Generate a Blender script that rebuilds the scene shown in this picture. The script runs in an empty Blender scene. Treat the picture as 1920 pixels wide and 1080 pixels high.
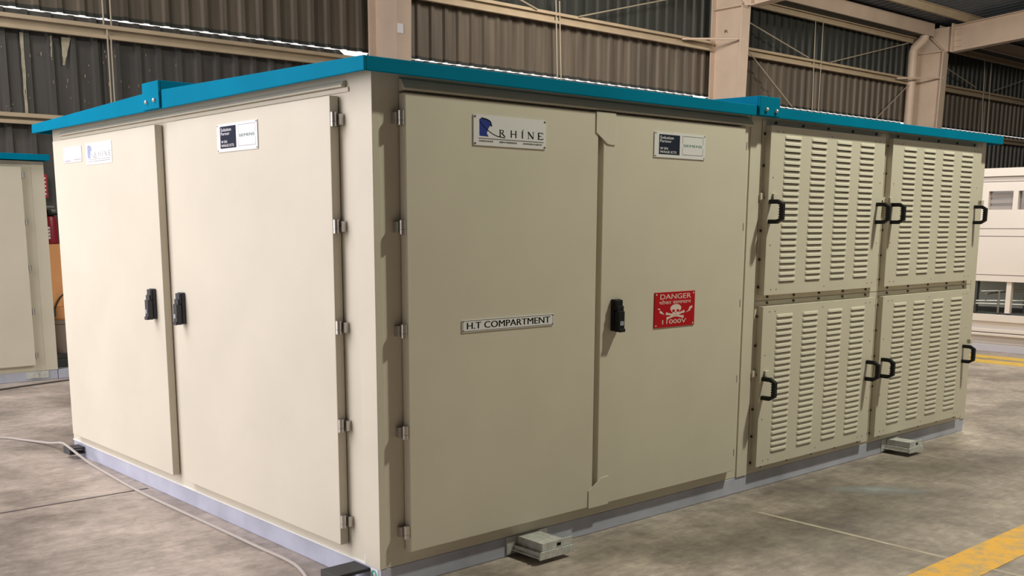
import bpy, bmesh, math, random
from mathutils import Matrix, Vector
random.seed(7)
S = bpy.context.scene
C = S.collection

# ------------------------------------------------------------------ camera
F_PX, CX, CY = 1953.3, 929.3, 766.9
PITCH, ROLL, YAW = math.radians(79.939), math.radians(0.086), math.radians(-41.307)
cam_d = bpy.data.cameras.new('camera')
cam = bpy.data.objects.new('camera', cam_d)
C.objects.link(cam)
cam.matrix_world = (Matrix.Translation((-2.25629, -3.24902, 1.43183)) @ Matrix.Rotation(YAW, 4, 'Z')
                    @ Matrix.Rotation(PITCH, 4, 'X') @ Matrix.Rotation(ROLL, 4, 'Z'))
cam_d.sensor_fit = 'HORIZONTAL'
cam_d.sensor_width = 36.0
cam_d.lens = F_PX / 1920 * 36
cam_d.shift_x = (960 - CX) / 1920
cam_d.shift_y = (CY - 540) / 1920
cam_d.clip_end = 200
S.camera = cam

# ------------------------------------------------------------------ world, lights, exposure
w = bpy.data.worlds.new('world'); S.world = w; w.use_nodes = True
bg = w.node_tree.nodes['Background']
bg.inputs[0].default_value = (1.0, 0.97, 0.94, 1)
bg.inputs[1].default_value = 1.25

def area(name, loc, aim, sx, sy, power, col):
    l = bpy.data.lights.new(name, 'AREA'); l.shape = 'RECTANGLE'; l.size = sx; l.size_y = sy
    l.energy = power; l.color = col
    o = bpy.data.objects.new(name, l); C.objects.link(o); o.location = loc
    o.rotation_euler = (Vector(aim) - Vector(loc)).to_track_quat('-Z', 'Y').to_euler()
    return o
area('skylight_daylight', (-4.1, 4.2, 6.3), (-1.4, 2.8, 0.2), 5.0, 6.0, 700, (1.0, 0.95, 0.985))
area('doorway_daylight', (-8.4, 6.6, 2.8), (0, 5.6, 1.8), 8.0, 4.8, 540, (1.0, 0.94, 0.95))
area('side_fill', (11.5, -6.5, 4.0), (3.4, 0, 0.8), 4.0, 3.0, 45, (1.0, 0.98, 0.84))  # added fill from right front, brightens the long face towards its far end
area('high_bay_lamp', (4.4, -2.55, 6.3), (3.0, 0, 0.6), 0.26, 0.26, 355, (1.0, 0.99, 0.80))
area('enclosure_fill', (7.2, 1.0, 5.9), (9.86, 1.6, 1.0), 0.6, 0.6, 225, (1.0, 0.95, 0.88))  # unseen fill added to brighten the white enclosure
area('inner_column_fill', (9.6, 6.8, 6.0), (16.4, 10.5, 4.6), 0.9, 0.9, 320, (1.0, 0.93, 0.84))  # unseen fill added for the web of the second column
area('left_column_fill', (-1.2, 7.4, 6.1), (7.7, 10.4, 4.4), 0.9, 0.9, 150, (1.0, 0.92, 0.84))  # added fill, lifts the first column web and upper left sheeting
area('rear_column_fill', (18.0, 4.0, 6.0), (22.0, 7.0, 0), 0.9, 0.9, 400, (1.0, 0.94, 0.82))  # added fill that brightens the far column, no fixture there

S.view_settings.view_transform = 'Standard'
S.view_settings.look = 'None'
S.view_settings.gamma = 1.0
S.view_settings.use_curve_mapping = False
S.view_settings.exposure = 0.0

# ------------------------------------------------------------------ materials
MATS = {}
def mat(name, col, rough=0.5, metal=0.0, var=0.0, scale=6.0, bump=0.0, spec=0.5, var2=None, stretch=None):
    m = bpy.data.materials.new(name); m.use_nodes = True
    nt = m.node_tree; b = nt.nodes['Principled BSDF']
    b.inputs['Roughness'].default_value = rough; b.inputs['Metallic'].default_value = metal
    b.inputs['Specular IOR Level'].default_value = spec
    b.inputs['Base Color'].default_value = (*col, 1)
    if var or bump:
        tc = nt.nodes.new('ShaderNodeTexCoord'); n = nt.nodes.new('ShaderNodeTexNoise')
        n.inputs['Scale'].default_value = scale; n.inputs['Detail'].default_value = 5
        if stretch:
            mp = nt.nodes.new('ShaderNodeMapping'); mp.inputs['Scale'].default_value = stretch
            nt.links.new(tc.outputs['Object'], mp.inputs['Vector']); nt.links.new(mp.outputs['Vector'], n.inputs['Vector'])
        else:
            nt.links.new(tc.outputs['Object'], n.inputs['Vector'])
        if var:
            r = nt.nodes.new('ShaderNodeValToRGB')
            r.color_ramp.elements[0].position = 0.3; r.color_ramp.elements[1].position = 0.72
            c2 = var2 or tuple(c * (1 - var) for c in col)
            r.color_ramp.elements[0].color = (*c2, 1)
            r.color_ramp.elements[1].color = (*[min(1, c * (1 + var * .4)) for c in col], 1)
            nt.links.new(n.outputs['Fac'], r.inputs['Fac']); nt.links.new(r.outputs['Color'], b.inputs['Base Color'])
        if bump:
            bp = nt.nodes.new('ShaderNodeBump'); bp.inputs['Strength'].default_value = bump
            bp.inputs['Distance'].default_value = 0.01
            nt.links.new(n.outputs['Fac'], bp.inputs['Height']); nt.links.new(bp.outputs['Normal'], b.inputs['Normal'])
    MATS[name] = m
    return m

mat('cream_paint', (0.645, 0.60, 0.50), 0.45, var=0.05, scale=2.5, spec=0.4)
mat('teal_paint', (0.0, 0.195, 0.33), 0.6, var=0.12, scale=3, spec=0.03)
mat('grey_base_paint', (0.47, 0.49, 0.60), 0.5, var=0.2, scale=5)
mat('galvanised_steel', (0.66, 0.67, 0.65), 0.42, metal=0.3, var=0.25, scale=40)
mat('hinge_steel', (0.55, 0.53, 0.50), 0.3, metal=0.85)
mat('bolt_steel', (0.06, 0.055, 0.045), 0.5, metal=0.3)
mat('bright_bolt', (0.55, 0.58, 0.57), 0.35, metal=0.6)
mat('black_plastic', (0.009, 0.010, 0.012), 0.45, spec=0.25)
mat('charcoal_handle', (0.03, 0.034, 0.045), 0.4)
mat('lock_grey', (0.3, 0.36, 0.42), 0.35)
mat('slot_shade', (0.035, 0.03, 0.022), 0.8)  # dark colour standing in for shade in the louvre slots
mat('sealant_white', (0.8, 0.8, 0.78), 0.5)
mat('plate_white', (0.74, 0.74, 0.76), 0.5, spec=0.2)
mat('sticker_white', (0.82, 0.80, 0.84), 0.4)
mat('sticker_lilac', (0.66, 0.63, 0.70), 0.4)
mat('ink_black', (0.008, 0.008, 0.009), 0.6, spec=0.1)
mat('ink_brown', (0.09, 0.075, 0.06), 0.5)
mat('ink_grey', (0.32, 0.31, 0.34), 0.5)
mat('panel_navy', (0.018, 0.024, 0.042), 0.6, spec=0.1)
mat('logo_blue', (0.03, 0.05, 0.27), 0.6, spec=0.1)
mat('logo_pale_blue', (0.33, 0.38, 0.62), 0.4)
mat('logo_teal', (0.012, 0.16, 0.10), 0.6, spec=0.1)
mat('sign_red', (0.46, 0.010, 0.016), 0.6, spec=0.1)
mat('sign_white', (0.75, 0.62, 0.57), 0.4)
mat('emblem_green', (0.05, 0.42, 0.30), 0.5)
mat('column_paint', (0.62, 0.485, 0.38), 0.5, var=0.1, scale=2)
mat('girt_paint', (0.47, 0.37, 0.25), 0.5, var=0.12, scale=3)
mat('sheet_brown', (0.135, 0.108, 0.080), 0.55, var=0.42, scale=1.0, stretch=(7, 7, .45))
mat('sheet_grey', (0.075, 0.068, 0.063), 0.5, var=0.42, scale=1.0, stretch=(7, 7, .45))
mat('sheet_green', (0.036, 0.038, 0.032), 0.55, var=0.42, scale=1.0, stretch=(7, 7, .45))
mat('roof_sheet', (0.08, 0.098, 0.125), 0.5, var=0.15, scale=1.5)
mat('hall_wall', (0.35, 0.32, 0.28), 0.7)
mat('rod_steel', (0.36, 0.31, 0.23), 0.5)
mat('lime_streak', (0.42, 0.38, 0.28), 0.8, var=0.3, scale=9)
mat('machine_white', (0.76, 0.69, 0.63), 0.45, var=0.04, scale=2)
mat('machine_line', (0.16, 0.13, 0.12), 0.6)
mat('machine_lilac', (0.55, 0.53, 0.58), 0.5)
mat('machine_dark', (0.05, 0.055, 0.05), 0.6)
mat('machine_green', (0.66, 0.70, 0.62), 0.6)
mat('window_glass', (0.16, 0.14, 0.13), 0.12, spec=0.8)
mat('window_blind', (0.32, 0.28, 0.26), 0.5)
mat('rack_steel', (0.32, 0.33, 0.32), 0.35, metal=0.6)
mat('extinguisher_red', (0.33, 0.012, 0.035), 0.35)
mat('orange_paint', (1.0, 0.47, 0.20), 0.5, var=0.08, scale=4)
mat('pinkish_grey', (0.34, 0.27, 0.24), 0.5)
mat('rubber', (0.05, 0.05, 0.05), 0.7)
mat('cable_grey', (0.42, 0.38, 0.35), 0.6)
mat('cable_dark', (0.09, 0.075, 0.07), 0.6)

X0_F, X1_F, YF_F = -11.0, 36.0, -14.0
FLOOR_C = ((X0_F + X1_F) / 2, (YF_F + 11.2) / 2)      # middle of the floor slab
def floor_mat():
    m = bpy.data.materials.new('polished_concrete'); m.use_nodes = True
    nt = m.node_tree; N = nt.nodes; L = nt.links; b = N['Principled BSDF']
    tc = N.new('ShaderNodeTexCoord')
    def noise(scale, detail, rough=0.6, dist=0.0):
        n = N.new('ShaderNodeTexNoise'); n.inputs['Scale'].default_value = scale
        n.inputs['Detail'].default_value = detail; n.inputs['Roughness'].default_value = rough
        n.inputs['Distortion'].default_value = dist
        L.new(tc.outputs['Object'], n.inputs['Vector']); return n
    def ramp(src, p0, c0, p1, c1):
        r = N.new('ShaderNodeValToRGB'); e = r.color_ramp.elements
        e[0].position, e[1].position = p0, p1; e[0].color = (*c0, 1); e[1].color = (*c1, 1)
        L.new(src.outputs['Fac'], r.inputs['Fac']); return r
    a = ramp(noise(1.6, 8, 0.62, 0.25), 0.32, (0.245, 0.21, 0.18), 0.70, (0.65, 0.57, 0.50))
    c = ramp(noise(14, 6, 0.7, .4), 0.35, (0.72, 0.70, 0.69), 0.72, (1.12, 1.10, 1.08))
    mx = N.new('ShaderNodeMix'); mx.data_type = 'RGBA'; mx.blend_type = 'MULTIPLY'; mx.inputs[0].default_value = 1
    L.new(a.outputs['Color'], mx.inputs[6]); L.new(c.outputs['Color'], mx.inputs[7])
    # pale scuffs
    s = ramp(noise(7, 9, 0.75, 2.0), 0.64, (0, 0, 0), 0.74, (1, 1, 1))
    mx2 = N.new('ShaderNodeMix'); mx2.data_type = 'RGBA'; mx2.blend_type = 'MIX'
    sc = N.new('ShaderNodeMath'); sc.operation = 'MULTIPLY'; sc.inputs[1].default_value = 0.35
    L.new(s.outputs['Color'], sc.inputs[0]); L.new(sc.outputs[0], mx2.inputs[0])
    L.new(mx.outputs[2], mx2.inputs[6]); mx2.inputs[7].default_value = (0.52, 0.48, 0.42, 1)
    # fine pale grit and short tyre scuffs
    mp = N.new('ShaderNodeMapping'); mp.inputs['Rotation'].default_value = (0, 0, .72); mp.inputs['Scale'].default_value = (3.2, 15, 1)
    L.new(tc.outputs['Object'], mp.inputs['Vector'])
    g = N.new('ShaderNodeTexNoise'); g.inputs['Scale'].default_value = 2.4; g.inputs['Detail'].default_value = 9; g.inputs['Roughness'].default_value = .78
    L.new(mp.outputs['Vector'], g.inputs['Vector'])
    gr = ramp(g, .34, (.80, .79, .78), .66, (1.16, 1.15, 1.14))
    mxg = N.new('ShaderNodeMix'); mxg.data_type = 'RGBA'; mxg.blend_type = 'MULTIPLY'; mxg.inputs[0].default_value = 1
    L.new(mx2.outputs[2], mxg.inputs[6]); L.new(gr.outputs['Color'], mxg.inputs[7]); mx2 = mxg
    # darker patch of floor beside the plinth, with a ragged outline
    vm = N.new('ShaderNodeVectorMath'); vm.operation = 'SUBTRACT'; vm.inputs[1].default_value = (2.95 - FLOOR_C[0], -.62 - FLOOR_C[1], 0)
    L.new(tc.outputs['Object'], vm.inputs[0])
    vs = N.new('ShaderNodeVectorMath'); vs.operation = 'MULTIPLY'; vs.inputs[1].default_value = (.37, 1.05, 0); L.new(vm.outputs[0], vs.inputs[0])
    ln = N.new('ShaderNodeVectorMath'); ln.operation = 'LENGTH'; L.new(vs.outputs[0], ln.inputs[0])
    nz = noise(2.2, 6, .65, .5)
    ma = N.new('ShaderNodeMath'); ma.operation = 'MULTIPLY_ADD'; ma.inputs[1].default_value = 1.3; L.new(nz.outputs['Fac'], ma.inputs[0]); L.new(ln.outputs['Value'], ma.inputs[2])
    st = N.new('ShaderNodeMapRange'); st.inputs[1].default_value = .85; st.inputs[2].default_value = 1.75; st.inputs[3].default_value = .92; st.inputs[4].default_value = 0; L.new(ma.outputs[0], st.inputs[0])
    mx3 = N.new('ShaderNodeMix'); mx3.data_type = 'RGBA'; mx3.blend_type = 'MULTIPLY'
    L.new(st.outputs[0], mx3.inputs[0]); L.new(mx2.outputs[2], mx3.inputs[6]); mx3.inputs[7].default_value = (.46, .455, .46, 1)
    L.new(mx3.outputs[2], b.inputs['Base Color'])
    rr = ramp(noise(3, 5), 0.3, (0.36,) * 3, 0.7, (0.55,) * 3)
    L.new(rr.outputs['Color'], b.inputs['Roughness'])
    bp = N.new('ShaderNodeBump'); bp.inputs['Strength'].default_value = 0.12; bp.inputs['Distance'].default_value = 0.01
    L.new(noise(30, 6).outputs['Fac'], bp.inputs['Height']); L.new(bp.outputs['Normal'], b.inputs['Normal'])
    MATS['polished_concrete'] = m
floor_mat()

def worn_yellow(name, col, col2):
    m = bpy.data.materials.new(name); m.use_nodes = True
    nt = m.node_tree; N = nt.nodes; L = nt.links; b = N['Principled BSDF']
    tc = N.new('ShaderNodeTexCoord'); n = N.new('ShaderNodeTexNoise')
    n.inputs['Scale'].default_value = 9; n.inputs['Detail'].default_value = 8; n.inputs['Roughness'].default_value = .7
    L.new(tc.outputs['Object'], n.inputs['Vector'])
    r = N.new('ShaderNodeValToRGB'); e = r.color_ramp.elements
    e[0].position = .40; e[1].position = .53; e[0].color = (*col2, 1); e[1].color = (*col, 1)
    L.new(n.outputs['Fac'], r.inputs['Fac']); L.new(r.outputs['Color'], b.inputs['Base Color'])
    b.inputs['Roughness'].default_value = .5
    MATS[name] = m
worn_yellow('worn_yellow', (0.80, 0.42, 0.045), (0.50, 0.35, 0.15))
worn_yellow('bright_yellow', (0.78, 0.50, 0.06), (0.62, 0.40, 0.08))

# ------------------------------------------------------------------ mesh helpers
class MB:
    """collects geometry for ONE mesh"""
    def __init__(s): s.v = []; s.f = []; s.mi = []; s.mats = []
    def m(s, name):
        if name not in s.mats: s.mats.append(name)
        return s.mats.index(name)
    def poly(s, pts, mt):
        b = len(s.v); s.v += [tuple(p) for p in pts]; s.f.append(list(range(b, b + len(pts)))); s.mi.append(s.m(mt)); return s
    def box(s, x0, x1, y0, y1, z0, z1, mt):
        if x0 > x1: x0, x1 = x1, x0
        if y0 > y1: y0, y1 = y1, y0
        if z0 > z1: z0, z1 = z1, z0
        b = len(s.v)
        s.v += [(x, y, z) for x in (x0, x1) for y in (y0, y1) for z in (z0, z1)]
        for q in ((0, 1, 3, 2), (4, 6, 7, 5), (0, 4, 5, 1), (2, 3, 7, 6), (0, 2, 6, 4), (1, 5, 7, 3)):
            s.f.append([b + i for i in q]); s.mi.append(s.m(mt))
        return s
    def prism(s, prof, axis, a0, a1, mt):
        """prof: 2D polygon in the two other axes (order x,y,z without axis)"""
        def P(p, a):
            return {'x': (a, p[0], p[1]), 'y': (p[0], a, p[1]), 'z': (p[0], p[1], a)}[axis]
        n = len(prof); b = len(s.v); k = s.m(mt)
        s.v += [P(p, a0) for p in prof] + [P(p, a1) for p in prof]
        s.f.append([b + i for i in range(n)][::-1]); s.mi.append(k)
        s.f.append([b + n + i for i in range(n)]); s.mi.append(k)
        for i in range(n):
            j = (i + 1) % n; s.f.append([b + i, b + j, b + n + j, b + n + i]); s.mi.append(k)
        return s
    def tube(s, pts, r, mt, seg=10, caps=True):
        pts = [Vector(p) for p in pts]; k = s.m(mt); rings = []
        rad = r if isinstance(r, (list, tuple)) else [r] * len(pts)
        up = None
        for i, p in enumerate(pts):
            d = (pts[min(i + 1, len(pts) - 1)] - pts[max(i - 1, 0)]).normalized()
            if up is None:
                up = d.orthogonal().normalized()
            up = (up - d * up.dot(d)).normalized(); sd = d.cross(up)
            b = len(s.v); rings.append(b)
            for q in range(seg):
                a = 2 * math.pi * q / seg
                s.v.append(tuple(p + (up * math.cos(a) + sd * math.sin(a)) * rad[i]))
        for a, b in zip(rings, rings[1:]):
            for q in range(seg):
                n = (q + 1) % seg; s.f.append([a + q, a + n, b + n, b + q]); s.mi.append(k)
        if caps:
            s.f.append([rings[0] + q for q in range(seg)][::-1]); s.mi.append(k)
            s.f.append([rings[-1] + q for q in range(seg)]); s.mi.append(k)
        return s
    def lathe(s, cx, cy, prof, mt, seg=24):
        k = s.m(mt); rings = []
        for r, z in prof:
            rings.append(len(s.v))
            for q in range(seg):
                a = 2 * math.pi * q / seg; s.v.append((cx + r * math.cos(a), cy + r * math.sin(a), z))
        for a, b in zip(rings, rings[1:]):
            for q in range(seg):
                n = (q + 1) % seg; s.f.append([a + q, a + n, b + n, b + q]); s.mi.append(k)
        s.f.append([rings[0] + q for q in range(seg)][::-1]); s.mi.append(k)
        s.f.append([rings[-1] + q for q in range(seg)]); s.mi.append(k)
        return s
    def fuv(s, face, w, rects, mt):
        pass

ORG = {}     # world origin of every object made here
def link(name, mb, parent=None, bevel=0.0, smooth=False, origin=None, fix=True):
    xs, ys, zs = zip(*mb.v)
    o = origin or ((min(xs) + max(xs)) / 2, (min(ys) + max(ys)) / 2, (min(zs) + max(zs)) / 2)
    o = Vector(o)
    me = bpy.data.meshes.new(name)
    me.from_pydata([tuple(Vector(v) - o) for v in mb.v], [], mb.f)
    for mn in mb.mats: me.materials.append(MATS[mn])
    me.polygons.foreach_set('material_index', mb.mi)
    if fix:
        bm = bmesh.new(); bm.from_mesh(me)
        bmesh.ops.recalc_face_normals(bm, faces=bm.faces); bm.to_mesh(me); bm.free()
    if smooth:
        me.polygons.foreach_set('use_smooth', [True] * len(me.polygons))
    me.update()
    ob = bpy.data.objects.new(name, me); C.objects.link(ob)
    if smooth:
        try: me.set_sharp_from_angle(angle=math.radians(40))
        except Exception: pass
    if bevel:
        md = ob.modifiers.new('bevel', 'BEVEL'); md.width = bevel; md.segments = 2; md.limit_method = 'ANGLE'
        md.angle_limit = math.radians(50)
    ORG[ob.name] = o
    if parent:
        ob.parent = parent; ob.location = o - ORG[parent.name]
    else:
        ob.location = o
    return ob
def dup(src, delta, parent=None):
    ob = src.copy(); C.objects.link(ob); o = ORG[src.name] + Vector(delta); ORG[ob.name] = o
    p = parent or src.parent
    if p: ob.parent = p; ob.location = o - ORG[p.name]
    else: ob.location = o
    return ob
def thing(name, loc, label, cat, group=None):
    o = bpy.data.objects.new(name, None); C.objects.link(o); o.location = loc; o.empty_display_size = .1
    ORG[o.name] = Vector(loc); tag(o, label, cat, group); return o
def tag(o, label, cat, group=None):
    o['label'] = label; o['category'] = cat
    if group: o['group'] = group
    return o
def struct(o):
    o['kind'] = 'structure'; return o

# lettering ---------------------------------------------------------
def text_mesh(body, bold=0.0):
    cu = bpy.data.curves.new('lettering', 'FONT'); cu.body = body; cu.size = 1; cu.offset = bold; cu.resolution_u = 3
    ob = bpy.data.objects.new('lettering', cu); C.objects.link(ob)
    bpy.context.view_layer.update()
    dg = bpy.context.evaluated_depsgraph_get()
    me = ob.evaluated_get(dg).to_mesh()
    vs = [tuple(v.co)[:2] for v in me.vertices]; fs = [list(p.vertices) for p in me.polygons]
    ob.evaluated_get(dg).to_mesh_clear()
    bpy.data.objects.remove(ob); bpy.data.curves.remove(cu)
    return vs, fs
def face_map(face):
    # outward w, horizontal u (left to right for someone facing it), vertical v
    return (lambda u, v, w: (u, -w, v)) if face == 'R' else (lambda u, v, w: (-w, -u, v))
class Sign:
    def __init__(s, face, w, u0, u1, v0, v1, mt, thick=0.004):
        s.mb = MB(); s.M = face_map(face); s.w = w + thick; s.k = 0
        a, b = s.M(u0, v0, w), s.M(u1, v1, w + thick)
        s.mb.box(a[0], b[0], a[1], b[1], a[2], b[2], mt)
    def up(s): s.k += 1; return s.w + 0.00002 * s.k
    def rect(s, u0, u1, v0, v1, mt): return s.poly([(u0, v0), (u1, v0), (u1, v1), (u0, v1)], mt)
    def poly(s, pts, mt, w=None):
        w = w or s.up(); s.mb.poly([s.M(u, v, w) for u, v in pts], mt); return s
    def frame(s, u0, u1, v0, v1, t, mt):
        w = s.up()
        for q in ((u0, u1, v0, v0 + t), (u0, u1, v1 - t, v1), (u0, u0 + t, v0 + t, v1 - t), (u1 - t, u1, v0 + t, v1 - t)):
            s.poly([(q[0], q[2]), (q[1], q[2]), (q[1], q[3]), (q[0], q[3])], mt, w)
        return s
    def disc(s, cu, cv, ru, rv, mt, n=20, w=None):
        return s.poly([(cu + ru * math.cos(2 * math.pi * i / n), cv + rv * math.sin(2 * math.pi * i / n)) for i in range(n)], mt, w)
    def stroke(s, pts, t, mt):
        w = s.up()
        for (a, b), (c, d) in zip(pts, pts[1:]):
            L = math.hypot(c - a, d - b) or 1; nx, ny = -(d - b) / L * t / 2, (c - a) / L * t / 2
            s.poly([(a + nx, b + ny), (a - nx, b - ny), (c - nx, d - ny), (c + nx, d + ny)], mt, w)
        return s
    def text(s, body, u0, u1, v0, v1, mt, bold=0.0):
        vs, fs = text_mesh(body); w = s.up()
        xs, ys = [v[0] for v in vs], [v[1] for v in vs]
        ax, bx, ay, by = min(xs), max(xs), min(ys), max(ys); k = s.mb.m(mt)
        e = bold * (v1 - v0)
        for du in ((-e, 0, e) if bold else (0,)):         # heavier letters are struck three times
            if du: w += 0.00001
            b = len(s.mb.v)
            s.mb.v += [s.M(u0 + e + (x - ax) / (bx - ax) * (u1 - u0 - 2 * e) + du, v0 + (y - ay) / (by - ay) * (v1 - v0), w) for x, y in vs]
            for f in fs: s.mb.f.append([b + i for i in f]); s.mb.mi.append(k)
        return s
    def done(s, name, parent): return link(name, s.mb, parent, fix=False)

# ------------------------------------------------------------------ the hall
D = 11.0                      # inner plane of the long sheeted wall
PITCH_S = 0.29                # pitch of its ribs
X0, X1 = -9.0, 36.0
YF = -14.0
COLS = (7.71, 16.38, 25.05)
def roof_z(y): return 6.66 + 0.075 * (9.65 - y)

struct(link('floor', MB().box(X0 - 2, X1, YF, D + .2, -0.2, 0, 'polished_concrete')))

def corrugated(mb, x0, x1, za, zb, y, depth, mt, phase=0.0, zfun=None, pitch=PITCH_S):
    prof = [(0.0, 0), (0.60, 0), (0.68, -1), (0.90, -1), (0.98, 0)]
    xs = []
    n0 = int(math.floor((x0 - phase) / pitch))
    x = n0
    while phase + x * pitch < x1:
        for p, q in prof:
            xx = phase + (x + p) * pitch
            if x0 <= xx <= x1: xs.append((xx, y + q * depth))
        x += 1
    b = len(mb.v); k = mb.m(mt)
    for xx, yy in xs:
        zt = zfun(xx, zb) if zfun else zb
        mb.v += [(xx, yy, za), (xx, yy, zt)]
    for i in range(len(xs) - 1):
        mb.f.append([b + 2 * i, b + 2 * i + 2, b + 2 * i + 3, b + 2 * i + 1]); mb.mi.append(k)
wb = MB()
def low_top(x, z):
    for c in COLS:
        if c - .50 < x < c - .16: return z - .12
    return z
corrugated(wb, X0, X1, 0, 4.085, D + .06, 0.05, 'sheet_grey', phase=.12, zfun=low_top)
corrugated(wb, X0, X1, 4.115, 5.10, D + .12, 0.05, 'sheet_brown')
corrugated(wb, X0, X1, 4.112, 4.165, D + .116, 0.05, 'sheet_green')
corrugated(wb, X0, X1, 5.06, 6.7, D + .16, 0.05, 'sheet_green')
wall = struct(link('wall_back', wb, fix=False))
struct(link('wall_right', MB().box(X1, X1 + .2, YF, D + .2, 0, 8.6, 'hall_wall')))
struct(link('wall_front', MB().box(X0, X1, YF - .2, YF, 0, 8.6, 'hall_wall')))
struct(link('wall_left', MB().box(X0 - .2, X0, YF, -0.4, 0, 8.6, 'hall_wall')))
cb = MB()
prof = [(0.0, 0), (0.60, 0), (0.68, 1), (0.90, 1), (0.98, 0)]
k = cb.m('roof_sheet'); n = 0; x = X0 - 1
while x < X1 + .3:
    for p, q in prof:
        xx = x + p * PITCH_S
        cb.v += [(xx, D + .35, roof_z(D + .35) + q * .05), (xx, YF - .2, roof_z(YF - .2) + q * .05)]
        n += 1
    x += PITCH_S
for i in range(n - 1):
    cb.f.append([2 * i, 2 * i + 1, 2 * i + 3, 2 * i + 2]); cb.mi.append(k)
struct(link('ceiling', cb, fix=False))

# columns (tapered I section, web seen from the left) and rafters
def column(cx, label, extra=None):
    t = thing('steel_column', (cx, D - .4, 0), label, 'column', 'steel columns along the sheeted wall')
    h = 6.44; mb = MB(); wd = .14
    mb.box(cx - wd, cx + wd, D - .045, D - .015, 0, h, 'column_paint')
    link('outer_flange', mb, t)
    yi0, yi1 = D - .68, D - .80        # inner flange leans inwards with height
    mb = MB().prism([(yi0, 0), (yi0 + .03, 0), (yi1 + .03, 5.84), (yi1, 5.84)], 'x', cx - wd, cx + wd, 'column_paint')
    link('inner_flange', mb, t)
    mb = MB().prism([(D - .045, 0), (yi0 + .03, 0), (yi1 + .03, 5.84), (yi1 - .16, 5.84), (yi1 - .16, h + .01), (D - .045, h)], 'x', cx - .012, cx + .012, 'column_paint')
    link('web', mb, t)
    mb = MB()
    mb.box(cx - wd, cx - .012, yi1 + .03, D - .045, 5.83, 5.855, 'column_paint')
    mb.prism([(yi1 + .06, 5.87), (D - .32, 6.28), (D - .34, 6.30), (yi1 + .04, 5.89)], 'x', cx - .09, cx - .012, 'column_paint')
    link('knee_stiffener', mb, t)
    mb = MB().box(cx - wd, cx + wd, yi1 - .20, yi1 - .16, 5.80, 6.50, 'column_paint')
    link('end_plate', mb, t)
    if extra: extra(t, cx, yi0, yi1)
    return t
def col1(t, cx, a, b):
    link('notice', MB().box(cx - .13, cx - .02, b + .018, b + .026, 4.30, 4.44, 'sticker_white'), t)
def col2(t, cx, a, b):
    s = Sign('L', -(cx - .012), -(D - .28), -(D - .38), 5.36, 5.43, 'column_paint', .002)
    s.text('R', -(D - .28), -(D - .37), 5.365, 5.425, 'ink_black', .03)
    s.done('painted_mark', t)
column(COLS[0], 'tan steel column rising behind the near corner of the kiosk roof', col1)
column(COLS[1], 'tan steel column behind the teal bracket on the front roof edge', col2)
column(COLS[2], 'tan steel column with the downpipe beside it', None)
def rafter(cx, label):
    t = thing('roof_rafter', (cx, D - 1.0, 6.2), label, 'rafter', 'roof rafters')
    ys, ye = D - 1.0, YF + 6
    zb = lambda y: 5.825 + .085 * (D - 1.05 - y); zt = lambda y: roof_z(y) - .19
    link('web', MB().prism([(ys, zb(ys)), (ye, zb(ye) - .3), (ye, zt(ye)), (ys, zt(ys))], 'x', cx - .012, cx + .012, 'column_paint'), t)
    link('bottom_flange', MB().prism([(ys, zb(ys) - .025), (ye, zb(ye) - .325), (ye, zb(ye) - .3), (ys, zb(ys))], 'x', cx - .14, cx + .14, 'column_paint'), t)
    link('top_flange', MB().prism([(ys, zt(ys) - .02), (ye, zt(ye) - .02), (ye, zt(ye)), (ys, zt(ys))], 'x', cx - .14, cx + .14, 'column_paint'), t)
    g = link('bolt_gusset', MB().box(cx - .06, cx - .012, ys - .18, ys - .005, 5.92, 5.935, 'column_paint'), t)
    for i in range(1, 4): dup(g, (0, 0, i * .145))
rafter(COLS[1], 'tan roof rafter leaving the column behind the teal roof bracket')
rafter(COLS[2], 'tan roof rafter meeting the column with the downpipe')

# girts: Z sections running along the wall, bay by bay
BAYS = ((-1.0, COLS[0]), (COLS[0], COLS[1]), (COLS[1], COLS[2]), (COLS[2], 34.0))
def girt(x0, x1, zb, zt, label):
    y0 = D - .155
    prof = [(D - .02, zt), (y0, zt), (y0, zt - .015), (D - .085, zt - .02), (D - .085, zb + .02), (D - .005, zb + .015), (D - .005, zb), (D - .10, zb), (D - .10, zt - .035), (y0 + .012, zt - .035), (y0 + .012, zt - .05), (y0, zt - .05), (y0, zt)]
    mb = MB()
    mb.box(x0 + .15, x1 - .15, y0, D - .005, zt - .016, zt, 'girt_paint')
    mb.box(x0 + .15, x1 - .15, y0, y0 + .012, zt - .05, zt - .016, 'girt_paint')
    mb.box(x0 + .15, x1 - .15, D - .07, D - .055, zb + .014, zt - .016, 'girt_paint')
    mb.box(x0 + .15, x1 - .15, y0 + .03, D - .055, zb, zb + .014, 'girt_paint')
    mb.box(x0 + .15, x1 - .15, y0 + .03, y0 + .042, zb + .014, zb + .045, 'girt_paint')
    tag(link('wall_girt', mb), label, 'girt', 'girts along the sheeted wall')
girt(*BAYS[0], 3.82, 3.99, 'long tan girt just under the daylight slit, upper left of photo')
girt(*BAYS[0], 2.67, 2.80, 'lower tan girt at far left, ending behind the teal roof tip')
girt(*BAYS[1], 5.01, 5.19, 'tan girt on the brown sheeting between the two left columns')
girt(*BAYS[1], 3.82, 3.99, 'low tan girt just below the daylight slit between the two left columns')
girt(*BAYS[2], 5.04, 5.21, 'middle tan girt between the bracket column and the downpipe column')
girt(*BAYS[2], 6.08, 6.25, 'top tan girt under the gutter, left of the downpipe')
girt(*BAYS[2], 3.82, 3.99, 'low tan girt behind the far roof edge, left of the downpipe column')
girt(*BAYS[3], 5.04, 5.21, 'middle tan girt right of the downpipe column')
girt(*BAYS[3], 6.08, 6.25, 'top tan girt right of the downpipe column, under the rafter')
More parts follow.
